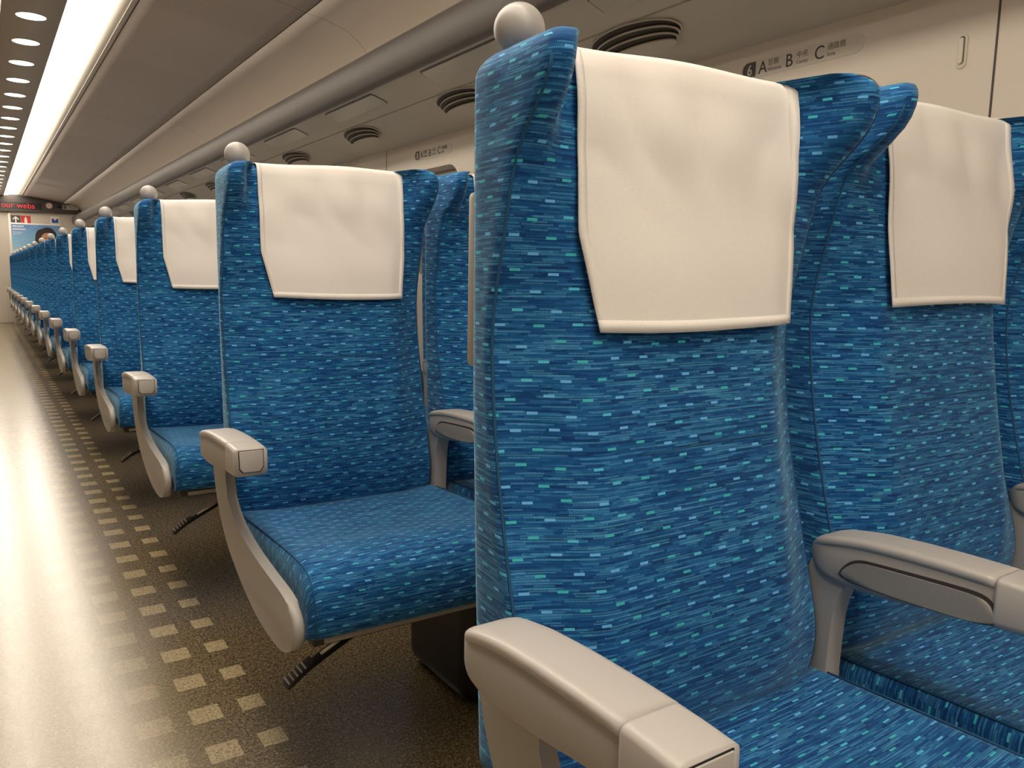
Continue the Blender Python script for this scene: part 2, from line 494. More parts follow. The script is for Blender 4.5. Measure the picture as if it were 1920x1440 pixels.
def smooth_poly(poly, it=2):
    for _ in range(it):
        q = []
        for i in range(len(poly)):
            a, b = poly[i], poly[(i + 1) % len(poly)]
            q += [(a[0] * .75 + b[0] * .25, a[1] * .75 + b[1] * .25), (a[0] * .25 + b[0] * .75, a[1] * .25 + b[1] * .75)]
        poly = q
    return poly

def make_armrest(xo, xi, parent, aisle):
    ar = beam('armrest', xo, xi, parent, 'arm', .600, .372)
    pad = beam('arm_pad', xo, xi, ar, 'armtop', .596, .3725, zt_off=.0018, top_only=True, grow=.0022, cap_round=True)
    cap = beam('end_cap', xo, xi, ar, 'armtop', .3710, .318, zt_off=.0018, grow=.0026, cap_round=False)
    # flap in the front face of the cap
    bm = bmesh.new()
    poly = [(xo + .007, .6085), (xi - .005, .6085), (xi - .005, .580), (xi - .011, .571), (xo + .014, .571), (xo + .008, .578)]
    prism(bm, [(a, b) for a, b in poly], 'Y', .3155, .320, .0012)
    flap = from_bm('front_flap', bm, 'armtop', ar, True, 40)
    bm = bmesh.new()
    prism(bm, [(a + (.0012 if a > (xo + xi) / 2 else -.0012), b + (.0012 if b > .59 else -.0012)) for a, b in poly], 'Y', .3172, .321)
    from_bm('flap_gap', bm, 'slot', ar, False)
    if not aisle:
        for side, xa in ((-1, xo), (1, xi)):
            bm = bmesh.new()
            base = [(.553, .554), (.545, .572), (.528, .5865), (.50, .589), (.42, .5935), (.385, .5945), (.372, .589), (.366, .575), (.366, .5615), (.44, .556)]
            prism(bm, smooth_poly(base, 2), 'X', xa + side * .0002, xa + side * .0012, .0005)  # dark plate: shadow round the inset panel, put into the colour
            from_bm('panel_groove_shade', bm, 'ink', ar, False)
            bm = bmesh.new()
            inn = [(.46 + (a - .46) * .965, .572 + (b - .572) * .84 - .001) for a, b in base]
            prism(bm, smooth_poly(inn, 2), 'X', xa + side * .0002, xa + side * .0030, .0020, 3)
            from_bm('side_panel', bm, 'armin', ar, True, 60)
    return ar

def make_side_frame(x0, x1, parent, mat='arm'):
    poly = [(.608, .590), (.606, .545), (.596, .50), (.575, .455), (.535, .405), (.464, .360), (.327, .311), (.204, .300), (.146, .311), (.108, .338), (.104, .375), (.140, .402), (.255, .412), (.36, .425), (.45, .448), (.505, .49), (.515, .53), (.490, .575)]
    bm = bmesh.new(); prism(bm, smooth_poly(poly, 2), 'X', x0, x1, .007, 3)
    return from_bm('side_frame', bm, mat, parent, True, 50)
def make_post(x0, x1, parent):
    poly = [(.606, .590), (.604, .40), (.600, .34), (.562, .34), (.562, .45), (.556, .53), (.52, .580)]
    bm = bmesh.new(); prism(bm, smooth_poly(poly, 2), 'X', x0, x1, .006, 3)
    return from_bm('armrest_post', bm, 'arm', parent, True, 50)

def make_seat(name, bl, br, cl, cr, ao, ai, aisle):
    root = empty(name, (0, 0, 0))
    back, secs = make_back('backrest', bl, br, root, .005 if aisle else -.004)
    r = .011
    for side, xx in ((0, bl + .0032), (1, br - .0032)):
        pts = [(xx, sm_tab(EDGE, z) + .0032 - (side or not aisle) * right_lean(z), z + (top_bulge(xx, bl, br) * smooth((z - 1.0) / .12))) for z, ins in secs if z < 1.105]
        piping('seam_piping', pts, back)
    if not aisle: back.location.z = .022
    xm = (bl + br) / 2
    piping('stitched_crease', [(xm + d, front_y(xm + d, .735, bl, br) + .0006, .7355 + .002 * math.sin(20 * d)) for d in [-.075 + .0125 * q for q in range(17)]], back, .0012)
    # plastic shell and folded tray behind the backrest
    box('back_shell', bl + .05, br - .05, .684, .722, .40, 1.085, 'shell', root, .012, 3)
    tray = box('tray_table', bl + .027, br - .027, .7225, .742, .815, 1.0, 'armtop', root, .006, 2)
    cu = make_cushion('seat_cushion', cl, cr, root)
    T = [(.58, .427), (.45, .4335), (.31, .4385), (.25, .4400), (.205, .4395), (.176, .437), (.155, .4295), (.141, .4165), (.132, .3995), (.1275, .382), (.126, .364), (.127, .347), (.131, .334)]
    for xx in (cl + .0045, cr - .0045):
        piping('seam_piping', [(xx, y + .002, z - .0035) for y, z in T], cu, .0014)
    pan = box('seat_pan', cl + .012, cr - .012, .165, .60, .300, .324, 'dark', root, .004)
    box('front_lip', cl + .03, cr - .03, .160, .1655, .305, .316, 'shell', pan, .001)
    ar = make_armrest(ao, ai, root, aisle)
    if aisle:
        make_side_frame(ai - .024, ai - .006, root)
        # grip ball at the rear corner of the headrest
        bm = bmesh.new(); tube(bm, [(bl + .050, .683, 1.10), (bl + .050, .683, 1.142)], .013, 16)
        st = from_bm('grip_stem', bm, 'knob', root)
        bm = bmesh.new(); bmesh.ops.create_uvsphere(bm, u_segments=40, v_segments=24, radius=.0255)
        for v in bm.verts: v.co += Vector((bl + .050, .683, 1.1535))
        from_bm('grip_ball', bm, 'knob', root)
        # foot pedal
        bm = bmesh.new()
        pth = [(.70, .345, .262), (.64, .345, .250), (.57, .345, .225), (.51, .345, .195), (.462, .345, .170)]
        rows = []
        for p in pth:
            rows.append([(p[0], p[1] - .013, p[2] - .004), (p[0], p[1] + .013, p[2] - .004), (p[0], p[1] + .013, p[2] + .004), (p[0], p[1] - .013, p[2] + .004)])
        vs = [[bm.verts.new(q) for q in rw] for rw in rows]
        for A, Bq in zip(vs, vs[1:]):
            for k in range(4): bm.faces.new((A[k], A[(k + 1) % 4], Bq[(k + 1) % 4], Bq[k]))
        bm.faces.new(vs[0]); bm.faces.new(vs[-1][::-1])
        bmesh.ops.bevel(bm, geom=list(bm.edges), offset=.0015, segments=1, affect='EDGES')
        pedal = from_bm('foot_pedal', bm, 'black', root, True, 40)
        bm = bmesh.new(); tube(bm, [(.60, .345, .2405), (.545, .345, .2165), (.50, .345, .1935)], .0045, 8)
        from_bm('pedal_strip', bm, 'steel', pedal)
        bm = bmesh.new()
        prism(bm, [(.482, .190), (.476, .176), (.434, .146), (.428, .150), (.432, .157), (.466, .180)], 'Y', .329, .361, .002)
        pad = from_bm('pedal_pad', bm, 'rubber', pedal, True, 40)
        bm = bmesh.new()
        for k in range(5):
            q = k / 4; x = .434 + .032 * q; z = .1575 + .0235 * q
            bevel_box(bm, x - .0014, x + .0014, .330, .360, z - .003, z + .0025, .0006, 1)
        from_bm('pedal_ribs', bm, 'steel', pad, True, 40)
        # dark linkage below the cushion
        bm = bmesh.new()
        tube(bm, [(.60, .33, .30), (.60, .33, .26), (.72, .33, .255), (.74, .33, .30)], .006, 8)
        from_bm('pedal_bracket', bm, 'black', root)
    else:
        make_post(ao + .006, ai - .016, root)
    return root

def make_cover(name, xl0, xr0, bl, br, seed, taper=.022):
    """white cloth over the head of the backrest: hangs in front, folds over the top, short flap behind"""
    rnd = random.Random(seed)
    path = []
    zbot, zk = .862, .955
    nz = 46
    for k in range(nz): 
        z = zbot + (1.112 - zbot) * k / (nz - 1); path.append(('f', z))
    for k in range(1, 9): path.append(('t', k / 9))
    for k in range(8): path.append(('b', k / 7))
    nx = 34; rows, uv = [], []
    ph = [rnd.uniform(0, 6.28) for _ in range(6)]
    v = 0; prevp = None
    zc = ZTOP + .010
    for typ, a in path:
        row = []
        for j in range(nx + 1):
            s = j / nx
            if typ == 'f':
                tk = smooth((zk - a) / (zk - zbot)) * 0 + max(0, (zk - a) / (zk - zbot))
                xl = xl0 + .006 + taper * tk; xr = xr0 - .004 - .010 * tk
                x = xl + (xr - xl) * s
                hang = smooth((1.04 - a) / .14)
                y = front_y(x, a, bl, br) - .0035 - .004 * hang
                # cloth stretches over the hollow between the wings
                yw = sm_tab(CENT, a, .02) - .005
                y = min(y, yw + .004) if a < .97 else y
                q = (s - .5)
                fold = .0055 * math.sin(9 * s + ph[0]) * smooth((a - .93) / .12) * math.exp(-((a - 1.07) / .05) ** 2) + .0032 * math.sin(15 * s + 30 * (a - 1) + ph[1]) * math.exp(-((a - 1.05) / .06) ** 2)
                fold += .0025 * math.sin(5 * s + ph[2] + 8 * a) * smooth((1.0 - a) / .1)
                bow = -.004 * hang * (1 - (2 * q) ** 2)
                sag = .004 * math.sin(3 * s + ph[3]) * (1 - min(1, (a - zbot) / .05))
                p = Vector((x, y - abs(fold) - .001 + bow, a + sag))
            else:
                xl, xr = xl0 + .006, xr0 - .004
                x = xl + (xr - xl) * s
                yf = front_y(x, 1.112, bl, br) - .0045; yb = .7265
                zt = ZTOP + top_bulge(x, bl, br) + .0045 + .0015 * math.sin(8 * s + ph[4])
                if typ == 't':
                    ang = PI * a
                    yc, hw = (yf + yb) / 2, (yb - yf) / 2
                    cx_, sn = math.cos(ang), math.sin(ang)
                    py = yc - hw * (abs(cx_) ** .6) * (1 if cx_ > 0 else -1)
                    pz = 1.112 + (zt - 1.112) * (sn ** .45)
                    p = Vector((x, py, pz))
                else:
                    p = Vector((x, yb + .001, 1.112 - .08 * a))
            row.append(p)
        if prevp is not None: v += max(.001, (row[nx // 2] - prevp).length)
        prevp = row[nx // 2]
        rows.append(row); uv.append([(xl0 + (xr0 - xl0) * j / nx, v) for j in range(nx + 1)])
    o = grid_mesh(name, rows, 'linen', None, uv=uv)
    md = o.modifiers.new('thick', 'SOLIDIFY'); md.thickness = .0011; md.offset = 0
    # hem strips: bottom and two sides
    hw_ = .009
    def strip(idx_pts, nm):
        r2 = []
        for a, b in idx_pts: r2.append([a, b])
        h = grid_mesh(nm, r2, 'linen', o, uv=[[(0, i * .005), (.009, i * .005)] for i in range(len(r2))])
        m = h.modifiers.new('thick', 'SOLIDIFY'); m.thickness = .0005; m.offset = 0
    off = Vector((0, -.0007, .0006))
    strip([(rows[0][j] + off, rows[2][j] + off) for j in range(nx + 1)], 'bottom_hem')
    strip([(rows[i][0] + off, rows[i][1] + off) for i in range(0, nz + 9)], 'side_hem')
    strip([(rows[i][nx] + off, rows[i][nx - 1] + off) for i in range(0, nz + 9)], 'side_hem')
    return o

ordn = ['nearest', 'second', 'third', 'fourth', 'fifth', 'sixth', 'seventh', 'eighth', 'ninth', 'tenth', 'eleventh', 'twelfth', 'thirteenth', 'fourteenth', 'farthest']
NR = 15
aisle0 = make_seat('aisle_seat', .407, .856, .410, .868, .343, .396, True)
mid0 = make_seat('middle_seat', .900, 1.372, .912, 1.374, .853, .905, False)
win0 = make_seat('window_seat', 1.426, 1.838, 1.426, 1.842, 1.370, 1.420, False)
covA = make_cover('headrest_cover', .473, .808, .407, .856, 3)
covA2 = make_cover('headrest_cover', .473, .806, .407, .856, 11)
covB = make_cover('headrest_cover', .985, 1.322, .900, 1.372, 5, .006)
covC = make_cover('headrest_cover', 1.500, 1.80, 1.426, 1.838, 8)

covB.location.z = covC.location.z = .022
def make_pedestal():
    t = empty('seat_pedestal', (0, 0, 0))
    box('base_box', .80, 1.60, .30, .60, .0, .255, 'black', t, .045, 5)
    box('cross_beam', .46, 1.78, .42, .52, .250, .298, 'black', t, .006)
    return t
ped0 = make_pedestal()

def row_phrase(k):
    return {0: 'front row, nearest the camera', 14: 'last row, against the far end wall'}.get(k, '%s row from the camera' % ordn[k])
for k in range(NR):
    dy = PITCH * k
    a = aisle0 if k == 0 else copy_tree(aisle0)
    m = mid0 if k == 0 else copy_tree(mid0)
    wv = win0 if k == 0 else copy_tree(win0)
    p = ped0 if k == 0 else copy_tree(ped0)
    ca = covA if k == 0 else (covA2 if k == 1 else copy_tree(covA2 if k % 2 else covA))
    cb = covB if k == 0 else copy_tree(covB)
    cc = covC if k == 0 else copy_tree(covC)
    for o in (a, m, wv, p, ca, cb, cc): o.location.y = dy
    la = {0: 'large blue patterned aisle seat filling the foreground, grey ball on its corner',
          1: 'blue aisle seat directly behind the foreground one, whole cushion and foot pedal showing'}.get(k, 'blue patterned aisle seat with grey grip ball, %s' % row_phrase(k))
    tag(a, la, 'seat', 'blue seats along the aisle')
    tag(m, 'blue patterned middle seat, %s' % row_phrase(k), 'seat', 'blue middle seats')
    tag(wv, 'blue patterned window seat beside the wall, %s' % row_phrase(k), 'seat', 'blue window seats')
    tag(p, 'dark box pedestal under the three seats, %s' % row_phrase(k), 'seat base', 'pedestals under the seat rows')
    tag(ca, 'white cloth headrest cover on the aisle seat, %s' % row_phrase(k), 'headrest cover', 'white covers on the aisle seats')
    tag(cb, 'white cloth headrest cover on the middle seat, %s' % row_phrase(k), 'headrest cover', 'white covers on the middle seats')
    tag(cc, 'white cloth headrest cover on the window seat, %s' % row_phrase(k), 'headrest cover', 'white covers on the window seats')

# ------------------------------------------------------------------ carriage shell
CX = .274               # centre line of the carriage
WX = 1.86               # window wall
LX = 2 * CX - WX
def struct(o): o['kind'] = 'structure'; return o
struct(box('floor', LX - .1, WX + .1, Y0 - .1, Y1 + .1, -.05, 0, 'floor'))

def extrude_profile(name, prof, y0, y1, mat, thick=.012, ny=1):
    rows = []
    for k in range(ny + 1):
        y = y0 + (y1 - y0) * k / ny; rows.append([(x, y, z) for x, z in prof])
    o = grid_mesh(name, rows, mat)
    md = o.modifiers.new('thick', 'SOLIDIFY'); md.thickness = thick; md.offset = 0
    return o
ZC = 2.12
JX, JZ = 1.25, 2.046
def arc_flat(x0, z0, x1, z1, bow, n=10):
    out = []
    for k in range(n + 1):
        t = k / n; out.append((x0 + (x1 - x0) * t, z0 + (z1 - z0) * t + bow * 4 * t * (1 - t)))
    return out
cove_prof = [(1.252, 2.044), (1.334, 2.033), (1.409, 2.013), (1.445, 1.998), (1.472, 1.979), (1.502, 1.955), (1.523, 1.935), (1.545, 1.90), (1.56, 1.86), (1.575, 1.80), (1.60, 1.76), (1.66, 1.745)]
for sgn in (1, -1):
    mx = (lambda x: x) if sgn == 1 else (lambda x: 2 * CX - x)
    side = 'right' if sgn == 1 else 'left'
    # perforated ceiling panel, small lip along the light trough, joint strip, cove
    struct(extrude_profile('ceiling', [(mx(x), z) for x, z in arc_flat(.671, 2.126, 1.247, JZ, .010)], Y0, Y1, 'ceil', .006))
    struct(extrude_profile('trim_1', [(mx(.664), 2.150), (mx(.664), 2.1235), (mx(.643), 2.1235), (mx(.643), 2.150)], Y0, Y1, 'under', .003))
    struct(extrude_profile('trim_3', [(mx(.663), 2.135), (mx(.673), 2.135)], Y0, Y1, 'slot', .001))
    struct(extrude_profile('ceiling_cove', [(mx(x), z) for x, z in cove_prof], Y0, Y1, 'cove', .006))
    struct(extrude_profile('trim_2', [(mx(1.2485), 2.058), (mx(1.2485), 2.047), (mx(1.252), 2.046)], Y0, Y1, 'slot', .0015))
    # windows wall
ceil_c = struct(extrude_profile('ceiling_centre', [(.150, 2.119), (.398, 2.119)], Y0, Y1, 'ceilc', .006))
struct(extrude_profile('ceiling_top', [(-.14, 2.26), (.69, 2.26)], Y0, Y1, 'ceilc', .01))

# light strips (one long luminaire each side of the downlight panel)
for sgn in (1, -1):
    mx = (lambda x: x) if sgn == 1 else (lambda x: 2 * CX - x)
    t = empty('light_strip', (mx(.52), 0, 2.14))
    def P(prof, nm, mat, thick=.003):
        o = extrude_profile(nm, [(mx(x) - mx(.52), z - 2.14) for x, z in prof], Y0, Y1, mat, thick); o.parent = t; return o
    P([(.400, 2.122), (.400, 2.160), (.47, 2.200)], 'housing', 'refl')
    P([(.403, 2.122), (.590, 2.162)], 'diffuser', 'strip')
    P([(.591, 2.163), (.615, 2.152), (.642, 2.128)], 'reflector', 'refl')
    tag(t, 'long glowing ceiling light strip, %s' % ('right of the round downlights' if sgn == 1 else 'left of the round downlights, cut by the frame'), 'ceiling light', 'ceiling light strips')

# downlights
bm = bmesh.new()
def disc(bm, r, z, seg=32):
    vs = [bm.verts.new((r * math.cos(2 * PI * k / seg), r * math.sin(2 * PI * k / seg), z)) for k in range(seg)]
    bm.faces.new(vs)
def lathe(bm, prof, seg=32):
    rings = [[bm.verts.new((r * math.cos(2 * PI * k / seg), r * math.sin(2 * PI * k / seg), z)) for k in range(seg)] for r, z in prof]
    for A, B in zip(rings, rings[1:]):
        for k in range(seg): bm.faces.new((A[k], A[(k + 1) % seg], B[(k + 1) % seg], B[k]))
dl0 = empty('downlight', (CX, 4.63, 2.1155))
bm = bmesh.new(); lathe(bm, [(.0635, 0), (.0655, -.003), (.068, -.0025), (.0685, .0005)]); from_bm('rim', bm, 'ceilc', dl0)
bm = bmesh.new(); disc(bm, .0635, -.0008); from_bm('lens', bm, 'down', dl0, False)
nd = -1
ys = [4.63 + .5245 * k for k in range(-19, 22)]
ys.sort(key=lambda y: abs(y - 4.63))
first = True
cnt = 0
vis = sorted(y for y in ys if y >= 4.6)
for y in ys:
    if y > Y1 - .2 or y < Y0 + .2: continue
    d = dl0 if first else copy_tree(dl0)
    first = False
    d.location.y = y
    if y >= 4.6:
        i = vis.index(y)
        lab = 'round white ceiling downlight, %s' % (['nearest of those in view', 'second in view from the top of the photo', 'third in view from the top of the photo'][i] if i < 3 else '%d places along from the nearest in view' % i)
    else:
        i = round((4.63 - y) / .5245)
        lab = 'round white ceiling downlight outside the photo, %d before the nearest in view' % i
    tag(d, lab, 'ceiling light', 'round downlights in the ceiling')

# luggage rack: rail, underside with frosted windows, vents
def rounded(cx, cz, hx, hz, r, n=5):
    out = []
    for (sx, sz, a0) in ((1, 1, 0), (-1, 1, .5 * PI), (-1, -1, PI), (1, -1, 1.5 * PI)):
        for k in range(n):
            a = a0 + PI / 2 * k / (n - 1); out.append((cx + sx * (hx - r) + r * math.cos(a), cz + sz * (hz - r) + r * math.sin(a)))
    return out
VY = [1.80 + PITCH * k for k in range(-6, 14)]
def rack(sgn):
    mx = (lambda x: x) if sgn == 1 else (lambda x: 2 * CX - x)
    t = empty('luggage_rack', (mx(1.40), 0, 1.75))
    lx, lz = mx(1.40), 1.75
    bm = bmesh.new()
    prof = smooth_poly([(1.395, 1.835), (1.375, 1.80), (1.380, 1.73), (1.405, 1.693), (1.45, 1.700), (1.46, 1.72), (1.43, 1.79), (1.42, 1.832)], 2)
    prism(bm, [(mx(x) - lx, z - lz) for x, z in prof], 'Y', Y0, Y1)
    rail = from_bm('front_rail', bm, 'bar', t, True, 50)
    bm = bmesh.new()
    prism(bm, [(mx(1.43) - lx, 1.735 - lz), (mx(1.455) - lx, 1.722 - lz), (mx(1.628) - lx, 1.664 - lz), (mx(1.632) - lx, 1.668 - lz), (mx(1.66) - lx, 1.70 - lz), (mx(1.66) - lx, 1.74 - lz)], 'Y', Y0, Y1)
    from_bm('underside_panel', bm, 'under', t, False)
    # vent panel, slightly concave
    pr = [(1.634, 1.6615), (1.70, 1.6385), (1.77, 1.612), (1.83, 1.5895), (1.858, 1.579), (1.858, 1.70), (1.64, 1.70)]
    bm = bmesh.new(); prism(bm, [(mx(x) - lx, z - lz) for x, z in pr], 'Y', Y0, Y1)
    from_bm('vent_panel', bm, 'under', t, False)
    tag(t, 'long overhead luggage rack with rounded grey-brown rail %s' % ('above the windows on the right' if sgn == 1 else 'above the opposite wall, outside the photo'), 'luggage rack')
    return t
for s in (1, -1): rack(s)

# frosted rectangular windows in the rack underside (right side)
slope = math.atan2(1.664 - 1.722, 1.628 - 1.455)
def on_slope(bm, loc, ang):
    bmesh.ops.rotate(bm, verts=bm.verts, cent=(0, 0, 0), matrix=Matrix.Rotation(-ang, 3, 'Y'))
rw0 = empty('rack_light_window', (1.528, 3.55, 1.6975))
bm = bmesh.new(); prism(bm, rounded(0, 0, .046, .29, .02), 'Z', -.0025, .003, .001); on_slope(bm, None, slope); fr = from_bm('frame', bm, 'bar', rw0, False)  # dark ring paints the shaded edge of an inset pane
bm = bmesh.new(); prism(bm, rounded(.0035, 0, .042, .285, .018), 'Z', -.0040, .001, .0012); on_slope(bm, None, slope); from_bm('pane', bm, 'glassy', rw0, False)

# air vents: a half-moon with curved louvres
vs_ = math.atan2(1.5895 - 1.6615, 1.83 - 1.634)
def make_vent():
    t = empty('air_vent', (1.692, 1.80, 1.641))
    def ell(ax, ay, cx=0, n=48): return [(cx + ax * math.cos(2 * PI * q / n), ay * math.sin(2 * PI * q / n)) for q in range(n)]
    bm = bmesh.new(); prism(bm, ell(.026, .135, .028), 'Z', -.030, .004); on_slope(bm, None, vs_)
    from_bm('recess', bm, 'slot', t, True, 40)
    for i in range(4):
        z = -.002 - .0085 * i
        bm = bmesh.new(); prism(bm, ell(.070 - .0135 * i, .190 - .011 * i, .0105 * i), 'Z', z - .0048, z, .0016, 2); on_slope(bm, None, vs_)
        from_bm('louvre', bm, 'under', t, True, 40)
        if i < 3:
            bm = bmesh.new(); prism(bm, ell(.070 - .0135 * i - .0045, .190 - .011 * i - .005, .0105 * i), 'Z', z - .0056, z - .0040); on_slope(bm, None, vs_)  # dark disc stands in for shade in the louvre gap
            from_bm('gap_shade', bm, 'dark', t, False)
    return t
vent0 = make_vent()

# window wall with openings
def wall_side(name, x, sgn, with_open=True):
    # vertical strips and bands between rounded window holes, built as one mesh through a boolean-free polygon bridge
    bm = bmesh.new()
    zt = 1.60; wz0, wz1, hw, r = .90, 1.442, .28, .10
    cy_list = [1.445 + PITCH * k for k in range(-6, 14)]
    y_edges = [Y0]
    for a, b in zip(cy_list, cy_list[1:]): y_edges.append((a + b) / 2)
    y_edges.append(Y1)
    for i, c in enumerate(cy_list):
        a, b = y_edges[i], y_edges[i + 1]
        loop = rounded(c, (wz0 + wz1) / 2, hw, (wz1 - wz0) / 2, r, 9)
        n = len(loop); inner = [bm.verts.new((x, p[0], p[1])) for p in loop]
        # radial projection to the rectangle
        cz = (wz0 + wz1) / 2; outer = []
        for p in loop:
            dx, dz = p[0] - c, p[1] - cz
            ty = ((b - c) / dx if dx > 0 else (a - c) / dx) if abs(dx) > 1e-6 else 1e9
            tz = ((zt - cz) / dz if dz > 0 else (0 - cz) / dz) if abs(dz) > 1e-6 else 1e9
            q = min(ty, tz); outer.append(Vector((x, c + dx * q, cz + dz * q)))
        ov = [bm.verts.new(p) for p in outer]
        for k in range(n):
            bm.faces.new((inner[k], inner[(k + 1) % n], ov[(k + 1) % n], ov[k]))
        # corners
        for (yy, zz) in ((a, 0), (a, zt), (b, 0), (b, zt)):
            best = None
            for k in range(n):
                p, q = outer[k], outer[(k + 1) % n]
                if (abs(p.y - yy) < 1e-5 and abs(q.z - zz) < 1e-5) or (abs(q.y - yy) < 1e-5 and abs(p.z - zz) < 1e-5):
                    if not (abs(p.y - q.y) < 1e-5 or abs(p.z - q.z) < 1e-5): best = k
            if best is not None:
                cvv = bm.verts.new((x, yy, zz)); bm.faces.new((ov[best], ov[(best + 1) % n], cvv))
        # reveal
        dep = [bm.verts.new((x + sgn * .05, c + (p[0] - c) * .93, cz + (p[1] - cz) * .93)) for p in loop]
        for k in range(n): bm.faces.new((inner[k], dep[k], dep[(k + 1) % n], inner[(k + 1) % n]))
    bmesh.ops.remove_doubles(bm, verts=bm.verts, dist=1e-5)
    return cy_list, struct(from_bm(name, bm, 'wall', None, False, 30))
cys, wr = wall_side('wall_right', WX, 1)
_, wl = wall_side('wall_left', LX, -1)
box_ = struct(box('wall_outer_right', WX + .06, WX + .08, Y0, Y1, 0, 1.7, 'wallin'))
box_ = struct(box('wall_outer_left', LX - .08, LX - .06, Y0, Y1, 0, 1.7, 'wallin'))
# windows (blind drawn)
def make_window(x, sgn, c, idx):
    t = empty('window_%d' % idx, (x, c, .90)); struct(t)
    loop = rounded(0, .271, .260, .252, .093, 9)
    bm = bmesh.new(); prism(bm, loop, 'X', sgn * .046, sgn * .052)
    from_bm('window_blind', bm, 'wallin', t, False)
    bm = bmesh.new()
    l2 = rounded(0, .271, .28, .271, .10, 9); l3 = rounded(0, .271, .274, .265, .096, 9)
    v2 = [bm.verts.new((-sgn * .0025, a, b)) for a, b in l2]; v3 = [bm.verts.new((-sgn * .0025, a, b)) for a, b in l3]
    v4 = [bm.verts.new((sgn * .004, a, b)) for a, b in l3]; v5 = [bm.verts.new((0, a * 1.015, (b - .271) * 1.015 + .271)) for a, b in l2]
    n = len(l2)
    for A, B in ((v2, v3), (v3, v4), (v5, v2)):
        for k in range(n): bm.faces.new((A[k], A[(k + 1) % n], B[(k + 1) % n], B[k]))
    from_bm('window_frame', bm, 'wall', t, False)
    return t
w0 = make_window(WX, 1, 1.445, 1)
wl0 = make_window(LX, -1, 1.445, 30)
idx = 1
for k in range(-6, 14):
    if k == 0: continue
    for base, b0 in ((w0, 1), (wl0, 30)):
        d = copy_tree(base); d.location.y = 1.445 + PITCH * k; idx += 1; d.name = 'window_%d' % (idx + 60)

# joints between wall panels
for k in range(-5, 15):
    y = .922 + PITCH * k
    struct(box('trim_%d' % (20 + k), WX - .0012, WX + .001, y - .0022, y + .0022, .35, 1.60, 'ink'))
# heater duct / baseboard
struct(box('baseboard_right', WX - .05, WX, Y0, Y1, 0, .14, 'under', None, .01))
struct(box('baseboard_left', LX, LX + .05, Y0, Y1, 0, .14, 'under', None, .01))

# coat hooks
hk0 = empty('coat_hook', (WX, .995, 1.435))
bm = bmesh.new(); prism(bm, rounded(0, 0, .0115, .038, .011), 'X', -.003, .001, .001); from_bm('plate', bm, 'wall', hk0, True, 40)
bm = bmesh.new(); prism(bm, rounded(0, .002, .0065, .030, .006), 'X', -.0034, -.001); from_bm('recess', bm, 'bar', hk0, False)
bm = bmesh.new(); prism(bm, rounded(0, .0, .0048, .028, .0045), 'X', -.008, -.0035, .0012); from_bm('hook', bm, 'wall', hk0, True, 40)

# ------------------------------------------------------------------ lettering
def text_obj(name, s, size, mat, parent, mw, extrude=.0003, align='LEFT', sx=1.0, bold=0.0):
    cu = bpy.data.curves.new(name, 'FONT'); cu.body = s; cu.size = size; cu.extrude = extrude; cu.align_x = align; cu.offset = bold
    tmp = bpy.data.objects.new(name, cu); C.objects.link(tmp)
    bpy.context.view_layer.update()
    dg = bpy.context.evaluated_depsgraph_get()
    me = bpy.data.meshes.new_from_object(tmp.evaluated_get(dg))
    bpy.data.objects.remove(tmp); 
    me.transform(Matrix.Diagonal((sx, 1, 1, 1))); me.transform(mw)
    me.materials.clear()
    return link(name, me, mat, parent, False)
# on the window wall, text reads towards -Y and faces -X
MW = Matrix(((0, 0, -1, 0), (-1, 0, 0, 0), (0, 1, 0, 0), (0, 0, 0, 1)))
def make_seat_sign(num, y_left, label):
    t = empty('seat_sign', (WX, y_left, 1.512))
    def T(dy, dz, x=-.0012): return Matrix.Translation((x, -dy, dz)) @ MW
    L = .385
    bm = bmesh.new(); prism(bm, [(-a, b) for a, b in rounded(L / 2, 0, L / 2, .0245, .0235, 8)], 'X', -.0010, .001); from_bm('plate', bm, 'signp', t, False)
    bm = bmesh.new()
    blk = [(-.052, .0205), (-.052, -.0205), (-.026, -.0205)] + [(-.026 + .0205 * math.sin(a) * 1.0, -.0205 * math.cos(a)) for a in [PI / 2 * q / 6 for q in range(1, 7)]] + [(-.026 + .0205 * math.cos(a), .0205 * math.sin(a)) for a in [PI / 2 * q / 6 for q in range(1, 7)]]
    prism(bm, blk, 'X', -.0014, .001); from_bm('number_block', bm, 'char', t, False)
    text_obj('number', num, .040, 'signp', t, T(.031, -.0145, -.0018), align='CENTER', sx=.9 if len(num) == 1 else .62, bold=.0007)
    for ch, dx in (('A', .062), ('B', .152), ('C', .243)):
        text_obj('letter', ch, .048, 'ink', t, T(dx, -.0165), sx=.92)
    for s, dx in (('窓側', .094), ('中央', .188), ('通路側', .281)):
        text_obj('kanji', s, .019, 'grey', t, T(dx, .0015), sx=.95)
    for s, dx in (('Window', .094), ('Center', .188), ('Aisle', .281)):
        text_obj('caption', s, .0135, 'grey', t, T(dx, -.0150), sx=.95)
    tag(t, label, 'sign', 'seat number signs above the windows')
    return t
signs = []
for k in range(13):
    lab = 'seat sign reading %d with letters A B C above a window, %s' % (6 + k, 'nearest the camera' if k == 0 else '%s along the wall' % ordn[k])
    make_seat_sign(str(6 + k), 1.625 + PITCH * k, lab)

